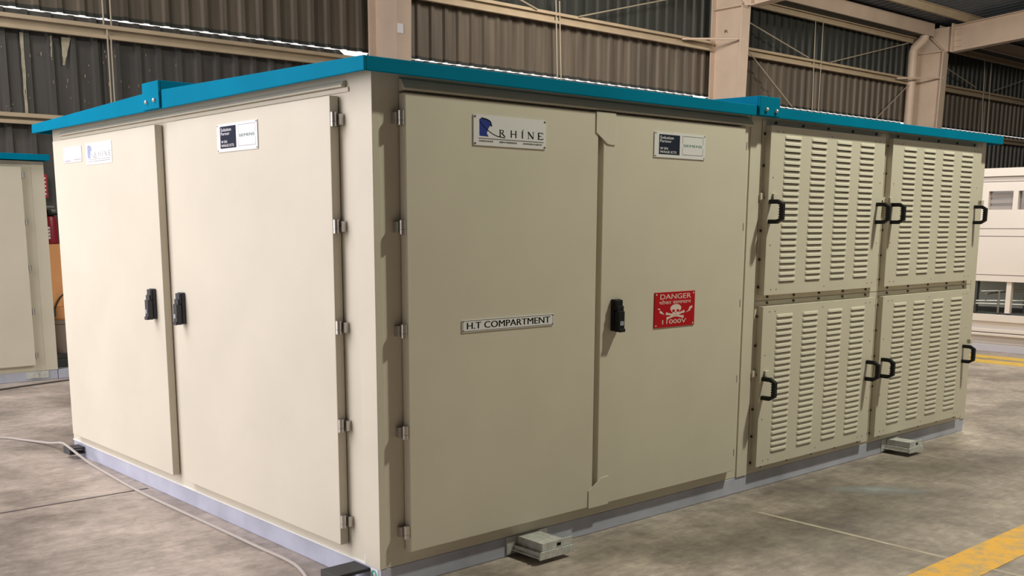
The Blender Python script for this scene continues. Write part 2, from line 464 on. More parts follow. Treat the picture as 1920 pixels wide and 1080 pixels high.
girt(*BAYS[3], 3.84, 3.99, 'low tan girt at the right edge beyond the teal roof end')

# gutter and purlins
def gutter(x0, x1, label):
    mb = MB(); a, b = D - .52, D - .18
    mb.box(x0 + .15, x1 - .15, a, a + .02, 6.22, 6.545, 'column_paint')
    mb.box(x0 + .15, x1 - .15, a + .02, b, 6.22, 6.235, 'sheet_green')
    mb.box(x0 + .15, x1 - .15, a - .03, a, 6.22, 6.24, 'column_paint')
    tag(link('box_gutter', mb), label, 'gutter', 'eaves gutter lengths')
gutter(*BAYS[2], 'tan eaves gutter length left of the downpipe column')
gutter(*BAYS[3], 'tan eaves gutter length right of the downpipe column')
gutter(*BAYS[1], 'tan eaves gutter length above the brown sheeting between left columns')
def purlin(y, x0, x1, label):
    mb = MB(); zt = roof_z(y) - .005
    mb.box(x0, x1, y, y + .012, zt - .18, zt, 'girt_paint')
    mb.box(x0, x1, y - .06, y, zt - .016, zt, 'girt_paint')
    mb.box(x0, x1, y + .012, y + .075, zt - .18, zt - .165, 'girt_paint')
    mb.box(x0, x1, y + .063, y + .075, zt - .165, zt - .13, 'girt_paint')
    tag(link('roof_purlin', mb), label, 'purlin', 'roof purlins')
purlin(9.62, COLS[0], 34.5, 'tan purlin nearest the eaves under the blue grey roof sheets')
purlin(7.4, COLS[0], 34.5, 'second tan purlin from the eaves, higher under the roof')

# downpipe
xp = 24.55
tag(link('downpipe', MB().tube([(xp, D - .44, 6.218), (xp, D - .44, 6.18), (xp, D - .41, 6.13), (xp, D - .19, 5.95), (xp, D - .16, 5.85), (xp, D - .16, 4.12), (xp, D - .16, 0.02)], .115, 'column_paint', 16), smooth=True),
    'tan round downpipe with an elbow beside the far column', 'downpipe')

# tie rods and bracing
def rods(pairs, r, label, cat='rod', name='tie_rod'):
    for p, q, lab in pairs:
        tag(link(name, MB().tube([p, q], r, 'rod_steel', 8)), lab, cat, label)
yy = D - .13
rods([((3.32, yy, 5.0), (3.32, yy, 3.99), 'left tie rod crossing the daylight slit at upper left'),
      ((3.42, yy, 5.0), (3.42, yy, 3.99), 'right tie rod crossing the daylight slit at upper left'),
      ((3.36, yy, 3.96), (3.36, yy, 2.80), 'left tie rod dropping behind the teal roof at left'),
      ((3.405, yy, 3.82), (3.405, yy, 2.80), 'right tie rod dropping behind the teal roof at left'),
      ((11.58, yy, 5.40), (11.64, yy, 3.99), 'left rod of the pair above the logo plaque door'),
      ((11.67, yy, 5.40), (11.735, yy, 3.99), 'right rod of the pair above the logo plaque door'),
      ((19.98, yy, 6.1), (20.03, yy, 3.99), 'left rod of the pair above the first louvred panel'),
      ((20.30, yy, 6.12), (20.30, yy, 3.99), 'right rod of the pair above the first louvred panel'),
      ((28.76, yy, 6.1), (28.9, yy, 3.99), 'left tie rod right of the downpipe column'),
      ((29.2, yy, 6.1), (29.26, yy, 3.99), 'right tie rod right of the downpipe column')], .012, 'vertical tie rods on the wall')
yy = D - .19
rods([((9.6, yy, 5.55), (11.07, yy, 5.17), 'short brace falling right at the top between left columns'),
      ((12.12, yy, 5.18), (14.79, yy, 5.86), 'brace rising to the right at the top between left columns'),
      ((17.0, yy, 5.78), (19.67, yy, 5.22), 'brace falling right from the bracket column to the middle girt'),
      ((20.62, yy, 5.21), (24.2, yy, 6.03), 'brace rising from the middle girt to the downpipe'),
      ((16.7, yy, 5.50), (19.10, yy, 4.09), 'lower brace falling right behind the teal roof bracket'),
      ((22.85, yy, 4.07), (24.35, yy, 5.00), 'lower brace rising to the downpipe just above the roof'),
      ((26.4, yy, 5.62), (28.23, yy, 5.26), 'brace falling right from the downpipe column'),
      ((29.39, yy, 5.28), (31.43, yy, 5.76), 'brace rising at the right edge beyond the downpipe column')], .014, 'diagonal wall braces', 'brace', 'wall_brace')
for cx, lab in ((COLS[1], 'thin flange stay from the girt to the bracket column'), (COLS[2], 'thin flange stay from the girt across the downpipe')):
    tag(link('flange_stay', MB().tube([(cx - 1.25, D - .17, 5.13), (cx - .02, D - .78, 5.19)], .022, 'column_paint', 8)), lab, 'stay', 'flange stays')
# lime streaks run down the dark sheets at left
mb = MB()
for x0, x1, za, zb in ((2.29, 2.345, 2.80, 3.80), (2.66, 2.69, 3.5, 3.80), (2.80, 2.93, 3.45, 3.80)):
    n = 8
    pts = [(x0 + (x1 - x0) * .0 + random.uniform(0, .012), zb - (zb - za) * i / n) for i in range(n + 1)]
    pts2 = [(x1 - (x1 - x0) * .75 * i / n * (1 if x1 - x0 > .1 else .3) + random.uniform(-.008, .0), zb - (zb - za) * i / n) for i in range(n + 1)]
    for i in range(n):
        mb.poly([(pts[i][0], D + .004, pts[i][1]), (pts[i + 1][0], D + .004, pts[i + 1][1]), (pts2[i + 1][0], D + .004, pts2[i + 1][1]), (pts2[i][0], D + .004, pts2[i][1])], 'lime_streak')
for i in range(46):
    x, z = random.uniform(2.0, 4.4), random.uniform(2.85, 3.7); a, h = random.uniform(.004, .011), random.uniform(.008, .05)
    mb.poly([(x, D + .004, z), (x + a, D + .004, z + random.uniform(-.01, .01)), (x + a, D + .004, z + h), (x, D + .004, z + h)], 'lime_streak')
streak = link('paint_splash', mb, fix=False)
streak['kind'] = 'stuff'
tag(streak, 'pale lime streaks and splashes down the dark sheets at upper left', 'splash')

# ------------------------------------------------------------------ floor joints, lines, spill
joint = mat('joint_filler', (0.46, 0.39, 0.31), .6, var=.3, scale=8)
pts = [(1.18, .0), (1.30, -.10), (1.62, -.19), (2.02, -.27)]
mb = MB().box(2.09, 2.115, -6.0, -.30, .0, .0012, 'joint_filler')
struct(link('trim_1', mb))
mb = MB().box(-6, -.02, 2.178, 2.196, 0, .0012, 'cable_dark')
struct(link('trim_2', mb))
tag(link('yellow_floor_line', MB().box(-3.0, 8.3, -1.475, -1.275, 0, .0022, 'worn_yellow')), 'wide worn yellow line on the concrete at lower right', 'floor line', 'yellow floor lines')
tag(link('yellow_floor_line', MB().box(9.22, 9.47, -5, 4.4, 0, .0022, 'bright_yellow')), 'bright yellow line nearest the white enclosure at right', 'floor line', 'yellow floor lines')
tag(link('yellow_floor_line', MB().box(8.80, 9.08, -5, 4.4, 0, .0022, 'bright_yellow')), 'bright yellow line in front of the other, nearer the kiosk', 'floor line', 'yellow floor lines')
def smear_mat():
    m = bpy.data.materials.new('pale_smear'); m.use_nodes = True
    nt = m.node_tree; N = nt.nodes; L = nt.links; b = N['Principled BSDF']
    b.inputs['Base Color'].default_value = (.36, .38, .39, 1); b.inputs['Roughness'].default_value = .5
    tc = N.new('ShaderNodeTexCoord'); mp = N.new('ShaderNodeMapping'); mp.inputs['Rotation'].default_value = (0, 0, .72)
    mp.inputs['Scale'].default_value = (1, 1, 1); L.new(tc.outputs['Object'], mp.inputs['Vector'])
    sc = N.new('ShaderNodeVectorMath'); sc.operation = 'MULTIPLY'; sc.inputs[1].default_value = (2.6, 7.0, 0); L.new(mp.outputs['Vector'], sc.inputs[0])
    ln = N.new('ShaderNodeVectorMath'); ln.operation = 'LENGTH'; L.new(sc.outputs[0], ln.inputs[0])
    n = N.new('ShaderNodeTexNoise'); n.inputs['Scale'].default_value = 9; n.inputs['Detail'].default_value = 6; L.new(tc.outputs['Object'], n.inputs['Vector'])
    ad = N.new('ShaderNodeMath'); ad.operation = 'ADD'; L.new(ln.outputs['Value'], ad.inputs[0]); L.new(n.outputs['Fac'], ad.inputs[1])
    r = N.new('ShaderNodeMapRange'); r.inputs[1].default_value = .55; r.inputs[2].default_value = 1.4; r.inputs[3].default_value = .75; r.inputs[4].default_value = 0
    L.new(ad.outputs[0], r.inputs[0]); L.new(r.outputs[0], b.inputs['Alpha'])
    MATS['pale_smear'] = m
smear_mat()
mb = MB().poly([(2.98 + a, -.44 + c, .0012) for a, c in ((-.45, -.35), (.45, -.35), (.45, .30), (-.45, .30))], 'pale_smear')
tag(link('floor_stain', mb, fix=False), 'pale bluish smear on the concrete before the louvred panels', 'stain')

# ------------------------------------------------------------------ the kiosk
L, W, ZB, ZF = 4.99, 3.36, 0.0896, 1.965
T = 0.042                                       # how far the doors stand proud
K = thing('electrical_kiosk', (2.5, 1.68, 0), 'large cream substation kiosk with teal roof, filling the photo', 'kiosk', None)
link('base_frame', MB().box(0, L, 0, W, 0, ZB, 'grey_base_paint'), K, bevel=.004)['label'] = 'grey painted steel plinth'
link('body', MB().box(0, L, 0, W, ZB, 1.992, 'cream_paint'), K, bevel=.004)
link('sealant_bead', MB().box(-.004, .002, .0, W, ZB - .002, ZB + .005, 'sealant_white').box(-.0045, .002, .095, .108, ZB, ZB + .04, 'sealant_white'), K)['label'] = 'white sealant line above the plinth'
# raised corner and middle posts
def post(x0, x1, y0, y1, z0=ZB + .001, z1=1.99):
    return link('corner_post', MB().box(x0, x1, y0, y1, z0, z1, 'cream_paint'), K, bevel=.0015)
post(-.006, .03, -.002, .104)
o = post(2.318, 2.410, -.006, .03); o.name = 'middle_post'
post(4.93, L + .004, -.006, .03)
link('seam_strip', MB().box(-.0012, .01, .106, .110, ZB + .04, 1.985, 'ink_brown'), K)
link('seam_strip', MB().box(2.412, 2.416, -.0015, .01, ZB, 1.985, 'ink_brown'), K)

# roof: low gable with a skirt; hollow underneath
def roof_shell(x0, x1, y0, y1, zf, ze, zr, yr, mt):
    mb = MB(); t = .012; zi = zf + .030
    prof = [(y0, zf), (y0, ze), (yr, zr), (y1, ze), (y1, zf), (y1 - t, zf), (y1 - t, zi), (y0 + t, zi), (y0 + t, zf)]
    # skirt with thickness along y, closed by end plates
    def P(x, p): return (x, p[0], p[1])
    n = len(prof); k = mb.m(mt); b = len(mb.v)
    mb.v += [P(x0 + t, p) for p in prof] + [P(x1 - t, p) for p in prof]
    for i in range(n):
        j = (i + 1) % n; mb.f.append([b + i, b + j, b + n + j, b + n + i]); mb.mi.append(k)
    for xa, xb in ((x0, x0 + t), (x1 - t, x1)):
        mb.prism([(y0, zf), (y0, ze), (yr, zr), (y1, ze), (y1, zf)], 'x', xa, xb, mt)
    return mb
rf = link('roof', roof_shell(-.09, 5.078, -.08, 3.445, ZF, 2.016, 2.053, 1.68, 'teal_paint'), K, bevel=.003)
rf['label'] = 'teal low gabled roof with a deep skirt'
# roof brackets
def bracket(mb, bolts, label):
    o = link('roof_bracket', mb, K, bevel=.003); o['label'] = label
    first = None
    for p in bolts:
        if first is None:
            bb = MB()
            bb.lathe(p[0], p[1], [(.001, p[2] - .010), (.008, p[2] - .008), (.0115, p[2]), (.008, p[2] + .008), (.001, p[2] + .010)], 'bright_bolt', 12)
            first = link('bolt', bb, o, smooth=True); p0 = Vector(p)
        else: dup(first, Vector(p) - p0)
mb = MB().box(2.262, 2.436, -.092, -.081, 1.968, 2.062, 'teal_paint')
mb.prism([(-.081, 2.012), (-.081, 2.062), (1.60, 2.094), (1.60, 2.05)], 'x', 2.262, 2.436, 'teal_paint')
bracket(mb, [(2.318, -.094, 1.999), (2.402, -.094, 1.996)], 'teal bracket lapping the front skirt with two bolts')
mb = MB().box(-.102, -.091, 1.600, 1.786, 1.968, 2.094, 'teal_paint')
mb.box(-.091, 5.0, 1.600, 1.612, 2.02, 2.094, 'teal_paint').box(-.091, 5.0, 1.774, 1.786, 2.02, 2.094, 'teal_paint').box(-.091, 5.0, 1.612, 1.774, 2.045, 2.06, 'teal_paint')
bracket(mb, [(-.104, 1.735, 2.003), (-.104, 1.645, 2.006)], 'teal bracket lapping the end skirt with two bolts')
# rain lips over the doors
lip = [(0, 1.964), (-.014, 1.960), (-.036, 1.927), (-.036, 1.919), (0, 1.919)]
mb = MB(); k = mb.m('cream_paint')
mb.prism(lip, 'x', .118, 2.300, 'cream_paint')
link('rain_lip', mb, K, bevel=.0015)
mb = MB().prism([(0, 1.962), (-.012, 1.958), (-.022, 1.944), (-.022, 1.938), (0, 1.938)], 'y', .17, 3.20, 'cream_paint')
link('rain_lip', mb, K, bevel=.0015)
link('header_strip', MB().box(-.006, .002, .150, 3.21, 1.919, 1.936, 'cream_paint'), K, bevel=.0015)

# doors ---------------------------------------------------------------
def hinge_set(face, u, zs, parent, side):
    """knuckle hinges; u is the door edge coordinate"""
    M = face_map(face); mb = MB()
    z0 = zs[0]
    c = M(u - side * .013, 0, .034)
    mb.tube([(c[0], c[1], z0 - .026), (c[0], c[1], z0 - .009)], .0125, 'hinge_steel', 14)
    mb.tube([(c[0], c[1], z0 - .008), (c[0], c[1], z0 + .026)], .0125, 'hinge_steel', 14)
    a, b = M(u - side * .006, z0 - .026, .012), M(u + side * .001, z0 + .024, .034)
    mb.box(a[0], b[0], a[1], b[1], a[2], b[2], 'black_plastic')
    a, b = M(u - side * .034, z0 - .020, 0), M(u - side * .010, z0 + .020, .022)
    mb.box(a[0], b[0], a[1], b[1], a[2], b[2], 'hinge_steel')
    h = link('hinge', mb, parent, smooth=True); h['label'] = 'steel hinge'
    for z in zs[1:]: dup(h, (0, 0, z - z0))
def swing_handle(face, u0, u1, z0, z1, parent, mt, flip=1):
    """stepped swing handle: flat mount plus a lever flaring towards its foot"""
    M = face_map(face); mb = MB()
    def bx(a, b, za, zb, w0, w1, m):
        p, q = M(a, za, w0), M(b, zb, w1); mb.box(p[0], q[0], p[1], q[1], p[2], q[2], m)
    h = z1 - z0; um = (u0 + u1) / 2; s = (u1 - u0)
    bx(u0, u1, z0 + .02 * h, z1, T, T + .018, mt)
    bx(u0 + .06 * s, u1 - .06 * s, z0 + .66 * h, z1 - .02 * h, T + .018, T + .031, mt)
    bx(u0 + .06 * s, u1 - .06 * s, z0 + .60 * h, z1 - .20 * h, T + .031, T + .038, mt)
    bx(u0 + .10 * s, u1 - .10 * s, z0, z0 + .64 * h, T + .018, T + .046, mt)
    bx(u0 + .10 * s, u1 - .10 * s, z0 - .01 * h, z0 + .10 * h, T + .045, T + .052, mt)
    hd = link('handle', mb, parent, bevel=.003); hd['label'] = 'dark swing handle'
    mb = MB(); p, q = M(um - .22 * s, z0 + .2 * h, T + .045), M(um + .22 * s, z0 + .33 * h, T + .049)
    mb.box(p[0], q[0], p[1], q[1], p[2], q[2], 'lock_grey')
    return hd, mb
# -- right (long) face
ZD0, ZD1 = .147, 1.909
d1 = link('door', MB().box(.115, 1.154, -T, -.003, ZD0, ZD1, 'cream_paint'), K, bevel=.0035)
d1['label'] = 'cream door with the logo plaque and compartment plate'
d2 = link('door', MB().box(1.187, 2.247, -T, -.003, ZD0, ZD1, 'cream_paint'), K, bevel=.0035)
d2['label'] = 'cream door with the red danger sign'
hinge_set('R', .115, (1.818, 1.420, 1.028, .633, .231), d1, 1)
for sgn, pts in ((1, [(1.137, 1.9115), (1.137, 1.824), (1.208, 1.779), (1.222, 1.776), (1.260, 1.775), (1.260, 1.9115)]),
                 (-1, [(1.127, .143), (1.127, .226), (1.183, .260), (1.208, .274), (1.230, .277), (1.260, .278), (1.260, .143)])):
    link('overlap_tab', MB().prism([(u, v) for u, v in pts], 'y', -T - .0045, -T + .0005, 'cream_paint'), d2, bevel=.001)
hd, mb = swing_handle('R', 1.254, 1.306, .952, 1.098, d2, 'black_plastic'); link('lock', mb, hd)
mb = MB()
s0 = link('hinge_slot', MB().box(2.232, 2.236, -T - .0008, -T + .002, 1.80, 1.838, 'ink_brown'), d2)
for z in (1.42, 1.033, .640, .247): dup(s0, (0, 0, z - 1.819))

# logo plaque
def rhine(sg, u0, v0, su, sv, ink, blue, lineink):
    """company plaque: blue block with a swooping R, spaced serif capitals, a rule and tiny words; unit box 0..1"""
    U = lambda a: u0 + a * su
    V = lambda b: v0 + b * sv
    sg.poly([(U(.075), V(.31)), (U(.20), V(.30)), (U(.175), V(.40)), (U(.185), V(.50)), (U(.20), V(.60)), (U(.225), V(.68)), (U(.225), V(.80)), (U(.19), V(.87)), (U(.085), V(.885)), (U(.075), V(.86))], blue)
    sg.stroke([(U(.10), V(.90)), (U(.17), V(.87)), (U(.215), V(.82)), (U(.235), V(.74)), (U(.225), V(.66)), (U(.245), V(.68))], .012 * su * 1.2, ink)
    sg.stroke([(U(.075), V(.80)), (U(.12), V(.66)), (U(.18), V(.52)), (U(.25), V(.40)), (U(.32), V(.33)), (U(.42), V(.295))], .010 * su, ink)
    # serif capitals R H I N E
    th, tn, sf = .016, .007, .010
    y0, y1 = .335, .555
    def letter(x, strokes):
        for a, b, c, d, t in strokes:
            sg.stroke([(U(x + a), V(y0 + (y1 - y0) * b)), (U(x + c), V(y0 + (y1 - y0) * d))], t * su, ink)
    def serif(x, at):
        for a, b in at: sg.stroke([(U(x + a - sf), V(y0 + (y1 - y0) * b)), (U(x + a + sf), V(y0 + (y1 - y0) * b))], .006 * su, ink)
    letter(.335, [(.018, 0, .018, 1, th), (.018, .97, .055, .95, tn), (.055, .95, .066, .78, th * .8), (.066, .78, .05, .56, th * .7), (.05, .56, .018, .52, tn), (.04, .52, .082, .02, th * .9)]); serif(.335, [(.018, 0), (.018, 1), (.082, .02)])
    letter(.490, [(.016, 0, .016, 1, th), (.080, 0, .080, 1, th), (.016, .5, .080, .5, tn)]); serif(.49, [(.016, 0), (.016, 1), (.08, 0), (.08, 1)])
    letter(.640, [(.022, 0, .022, 1, th), (.020, 1.15, .038, 1.28, tn)]); serif(.64, [(.022, 0), (.022, 1)])
    letter(.735, [(.014, 0, .014, 1, tn), (.010, 1, .080, 0, th), (.082, 0, .082, 1, tn)]); serif(.735, [(.014, 0), (.012, 1), (.082, 1)])
    letter(.875, [(.018, 0, .018, 1, th), (.018, .985, .080, .985, tn), (.018, .5, .060, .5, tn), (.018, .015, .084, .015, tn), (.080, .985, .080, .80, tn), (.084, .015, .084, .22, tn)]); serif(.875, [(.018, 0), (.018, 1)])
    sg.stroke([(U(.065), V(.235)), (U(.965), V(.235))], .0055 * su, lineink)
def tiny(sg, u0, u1, v, h, n, mt, seed):
    rnd = random.Random(seed); u = u0; d = (u1 - u0) / n
    for i in range(n):
        sg.stroke([(u, v), (u + d * .7, v)], h * rnd.uniform(.55, 1), mt); u += d
sg = Sign('R', T, .442, .833, 1.737, 1.853, 'plate_white')
rhine(sg, .442, 1.737, .391, .116, 'ink_black', 'logo_blue', 'ink_brown')
tiny(sg, .470, .545, 1.7545, .006, 7, 'ink_brown', 1); tiny(sg, .578, .672, 1.7545, .006, 9, 'ink_brown', 2); tiny(sg, .705, .812, 1.7545, .006, 10, 'ink_brown', 3)
for u, v in ((.449, 1.846), (.826, 1.846), (.449, 1.744), (.826, 1.744)): sg.disc(u, v, .005, .004, 'ink_brown', 10)
sg.done('logo_plaque', d1)['label'] = 'white plaque with blue logo and spaced serif name'
# compartment plate
sg = Sign('R', T, .381, .889, 1.005, 1.053, 'plate_white')
sg.frame(.383, .887, 1.007, 1.051, .0025, 'ink_brown')
sg.text('H.T COMPARTMENT', .404, .869, 1.0165, 1.0435, 'ink_black', .045)
for u in (.386, .884):
    for v in (1.010, 1.048): sg.disc(u, v, .0045, .0035, 'ink_brown', 10)
sg.done('name_plate', d1)['label'] = 'long white plate lettered in black capitals'
# partner plate
def partner(face, u0, u1, v0, v1, parent, navy, inkw, lineink, teal, white):
    s = Sign(face, T, u0, u1, v0, v1, white); su, sv = u1 - u0, v1 - v0
    U = lambda a: u0 + a * su
    V = lambda b: v0 + b * sv
    s.rect(U(.085), U(.487), V(.12), V(.915), navy)
    s.text('Solution', U(.105), U(.365), V(.735), V(.855), inkw, .03)
    s.text('Partner', U(.105), U(.325), V(.60), V(.705), inkw, .03)
    s.text('W EN', U(.105), U(.255), V(.315), V(.405), inkw, .05)
    s.text('WAGE KTS', U(.105), U(.425), V(.175), V(.270), inkw, .05)
    s.frame(U(.54), U(.957), V(.145), V(.91), .0022, lineink)
    s.rect(U(.535), U(.962), V(.455), V(.60), white)
    s.text('SIEMENS', U(.555), U(.935), V(.475), V(.575), teal, .06)
    for a in (.02, .98):
        for b in (.05, .95): s.disc(U(a), V(b), .0045, .0035, 'ink_brown', 10)
    return s.done('partner_plate', parent)
partner('R', 1.523, 1.896, 1.737, 1.850, d2, 'panel_navy', 'sticker_white', 'ink_brown', 'logo_teal', 'plate_white')['label'] = 'white plate with dark lettered square and green maker name'
# danger sign
u0, u1, v0, v1 = 1.556, 1.857, .947, 1.114
sg = Sign('R', T, u0, u1, v0, v1, 'sign_red'); su, sv = u1 - u0, v1 - v0
U = lambda a: u0 + a * su
V = lambda b: v0 + b * sv
sg.text('DANGER', U(.13), U(.90), V(.80), V(.945), 'sign_white', .03)
sg.text('धोका सावधान', U(.11), U(.90), V(.655), V(.775), 'sign_white', .03)
# skull and crossbones
for a, b, c, d in ((.30, .385, .70, .27), (.32, .255, .72, .415)):
    sg.stroke([(U(a), V(b)), (U(c), V(d))], .0095, 'sign_white')
    for p, q in ((a, b), (c, d)):
        sg.disc(U(p), V(q + .012), .008, .005, 'sign_white', 10); sg.disc(U(p), V(q - .012), .008, .005, 'sign_white', 10)
sg.disc(U(.52), V(.53), .041, .019, 'sign_white', 24)
sg.disc(U(.52), V(.50), .037, .019, 'sign_white', 24)
sg.poly([(U(.44), V(.44)), (U(.44), V(.33)), (U(.48), V(.285)), (U(.56), V(.285)), (U(.60), V(.33)), (U(.60), V(.44))], 'sign_white')
sg.disc(U(.465), V(.455), .0115, .0068, 'sign_red', 14); sg.disc(U(.575), V(.455), .0115, .0068, 'sign_red', 14)
sg.poly([(U(.50), V(.385)), (U(.54), V(.385)), (U(.52), V(.425))], 'sign_red')
for a in (.47, .50, .53, .56): sg.rect(U(a), U(a + .008), V(.31), V(.35), 'sign_red')
sg.poly([(U(.06), V(.545)), (U(.12), V(.555)), (U(.15), V(.46)), (U(.175), V(.465)), (U(.24), V(.355)), (U(.135), V(.415)), (U(.12), V(.42)), (U(.13), V(.50))][::-1], 'sign_white')
sg.poly([(U(.94), V(.575)), (U(.87), V(.545)), (U(.84), V(.47)), (U(.86), V(.47)), (U(.77), V(.38)), (U(.90), V(.44)), (U(.88), V(.475)), (U(.93), V(.50))], 'sign_white')
sg.text('11000V', U(.19), U(.79), V(.09), V(.215), 'sign_white', .03)
for a in (.04, .96):
    for b in (.06, .94): sg.disc(U(a), V(b), .005, .004, 'sign_white', 10)
sg.done('danger_sign', d2)['label'] = 'red warning sign with skull and crossbones'

# -- left (end) face, u = -y
TL = T
d3 = link('door', MB().box(-T, -.003, .222, 1.662, ZD0, ZD1, 'cream_paint'), K, bevel=.0035)
d3['label'] = 'brightly lit cream door with five hinges'
d4 = link('door', MB().box(-T, -.003, 1.802, 3.245, ZD0, ZD1, 'cream_paint'), K, bevel=.0035)
d4['label'] = 'brightly lit cream door with two stickers'
hinge_set('L', -.222, (1.821, 1.422, 1.033, .642, .248), d3, -1)
hd, mb = swing_handle('L', -1.600, -1.552, .948, 1.103, d3, 'charcoal_handle'); link('lock', mb, hd)
hd, mb = swing_handle('L', -1.936, -1.888, .950, 1.106, d4, 'charcoal_handle'); link('lock', mb, hd)
partner('L', -1.140, -.776, 1.743, 1.861, d3, 'panel_navy', 'sticker_white', 'ink_grey', 'logo_teal', 'sticker_white')['label'] = 'white plate with slate square and green maker name'
sg = Sign('L', T, -2.722, -2.350, 1.752, 1.866, 'sticker_white', .002)
rhine(sg, -2.722, 1.752, .372, .114, 'ink_grey', 'logo_pale_blue', 'ink_grey')
tiny(sg, -2.68, -2.37, 1.768, .004, 20, 'ink_grey', 6)
sg.done('logo_sticker', d4)['label'] = 'white sticker with a blue logo block'
sg = Sign('L', T, -3.07, -2.785, 1.775, 1.863, 'sticker_lilac', .002)
sg.rect(-3.03, -2.79, 1.80, 1.85, 'sticker_white'); tiny(sg, -2.90, -2.80, 1.789, .006, 6, 'ink_grey', 8); tiny(sg, -3.04, -2.96, 1.785, .008, 3, 'ink_grey', 9)
sg.done('faint_sticker', d4)['label'] = 'faint lilac sticker near the door corner'

# -- louvred panels ------------------------------------------------------
def louvre_panel(x0, x1, z0, z1, fx0, fx1, fz0, fz1, cols, zfirst, zlast, rows, bt, bl, br, bb, label):
    """bolted flange (fx, fz) with a raised box (x, z) full of pressed louvres"""
    t = .040
    mb = MB(); m = 'cream_paint'
    for q in ((fx0, x0, fz0, fz1), (x1, fx1, fz0, fz1), (x0, x1, fz0, z0), (x0, x1, z1, fz1)):
        mb.box(q[0], q[1], -.0045, -.0005, q[2], q[3], m)
    # raised box sides
    mb.poly([(x0, -.004, z0), (x0, -t, z0), (x0, -t, z1), (x0, -.004, z1)], m)
    mb.poly([(x1, -.004, z0), (x1, -.004, z1), (x1, -t, z1), (x1, -t, z0)], m)
    mb.poly([(x0, -.004, z1), (x0, -t, z1), (x1, -t, z1), (x1, -.004, z1)], m)
    mb.poly([(x0, -.004, z0), (x1, -.004, z0), (x1, -t, z0), (x0, -t, z0)], m)
    step = (zfirst - zlast) / (rows - 1); H = .0175; dep = .0065
    zs = [zlast + i * step for i in range(rows)]
    xb = [x0] + [v for c in cols for v in c] + [x1]
    def q(xa, xc, za, zc): mb.poly([(xa, -t, za), (xc, -t, za), (xc, -t, zc), (xa, -t, zc)], m)
    for i in range(0, len(xb) - 1, 2): q(xb[i], xb[i + 1], z0, z1)
    prof = [(0, H), (.45, H * .86), (.80, H * .55), (.97, H * .22), (1.0, .0)]
    for ca, cc in cols:
        zz = z0
        for zr in zs:
            q(ca, cc, zz, zr - .0045)
            q(ca, ca + .012, zr - .0045, zr); q(cc - .012, cc, zr - .0045, zr); zz = zr + H
            st = ((ca, 0), (ca + .004, .55), (ca + .014, 1), (cc - .014, 1), (cc - .004, .55), (cc, 0))
            b = len(mb.v); k = mb.m(m); n = len(prof)
            for xx, s in st:
                for d, h in prof: mb.v.append((xx, -t - dep * d * s, zr + h))
            for i in range(len(st) - 1):
                for j in range(n - 1):
                    mb.f.append([b + i * n + j, b + i * n + j + 1, b + (i + 1) * n + j + 1, b + (i + 1) * n + j]); mb.mi.append(k)
        q(ca, cc, zz, z1)
    p = link('louvre_panel', mb, K, fix=False)
    p['label'] = label
    link('shade_backing', MB().box(x0 + .004, x1 - .004, -.010, -.006, z0 + .004, z1 - .004, 'slot_shade'), p)  # dark sheet added behind the slots, gives the shade line under each louvre
    first = None
    for x, z in [(x, fz1 - .010) for x in bt] + [(x, fz0 + .016) for x in bb] + [(fx0 + .018, z) for z in bl] + [(fx1 - .018, z) for z in br]:
        if first is None:
            bm_ = MB(); bm_.tube([(x, -.0046, z), (x, -.011, z)], .0072, 'bolt_steel', 8)
            first = link('bolt', bm_, p); f0 = (x, z)
        else: dup(first, (x - f0[0], 0, z - f0[1]))
    # faint rivets along the raised face
    pos = [(x, z) for x in (x0 + .06, x0 + .11, (x0 + x1) / 2, x1 - .11, x1 - .06) for z in (z0 + .028, z1 - .028)]
    pos += [(x, z) for z in (z0 + (z1 - z0) * .3, z0 + (z1 - z0) * .7) for x in (x0 + .035, x1 - .035)]
    x, z = pos[0]
    rv = link('rivet', MB().box(x - .003, x + .003, -t - .0012, -t + .001, z - .0025, z + .0025, 'ink_brown'), p)
    for a, c in pos[1:]: dup(rv, (a - x, 0, c - z))
    return p
def grab_handle(x, za, zb, parent):
    """D shaped bridge handle with bevelled corners standing out of the panel"""
    mb = MB(); y0 = -.040; y1 = -.126; r = .022; hw = .012
    out = [(y0, za), (y0 - .050, za), (y1, za + .022), (y1, zb - .022), (y0 - .050, zb), (y0, zb)]
    inn = [(y0, zb - r), (y0 - .048, zb - r), (y1 + .021, zb - r - .006), (y1 + .021, za + r + .006), (y0 - .048, za + r), (y0, za + r)]
    k = mb.m('black_plastic'); b = len(mb.v); ring = out + inn
    # build as quads between the outer and the inner outline
    o = out; i = inn[::-1]
    for xx in (x - hw, x + hw): mb.v += [(xx, p[0], p[1]) for p in o] + [(xx, p[0], p[1]) for p in i]
    n = len(o); S2 = 2 * n
    for j in range(n - 1):
        for base, rev in ((b, False), (b + S2, True)):
            f = [base + j, base + j + 1, base + n + j + 1, base + n + j]; mb.f.append(f[::-1] if rev else f); mb.mi.append(k)
        mb.f.append([b + j, b + S2 + j, b + S2 + j + 1, b + j + 1]); mb.mi.append(k)
        mb.f.append([b + n + j, b + n + j + 1, b + S2 + n + j + 1, b + S2 + n + j]); mb.mi.append(k)
    for j in (0, n - 1):
        mb.f.append([b + j, b + n + j, b + S2 + n + j, b + S2 + j]); mb.mi.append(k)
    for j in range(5):       # finger ribs on the inner side of the grip
        z = za + .034 + j * (zb - za - .068) / 4
        mb.box(x - hw, x + hw, y1 + .020, y1 + .025, z - .004, z + .004, 'black_plastic')
    h = link('grab_handle', mb, parent, bevel=.002); h['label'] = 'black D shaped handle'
    return h
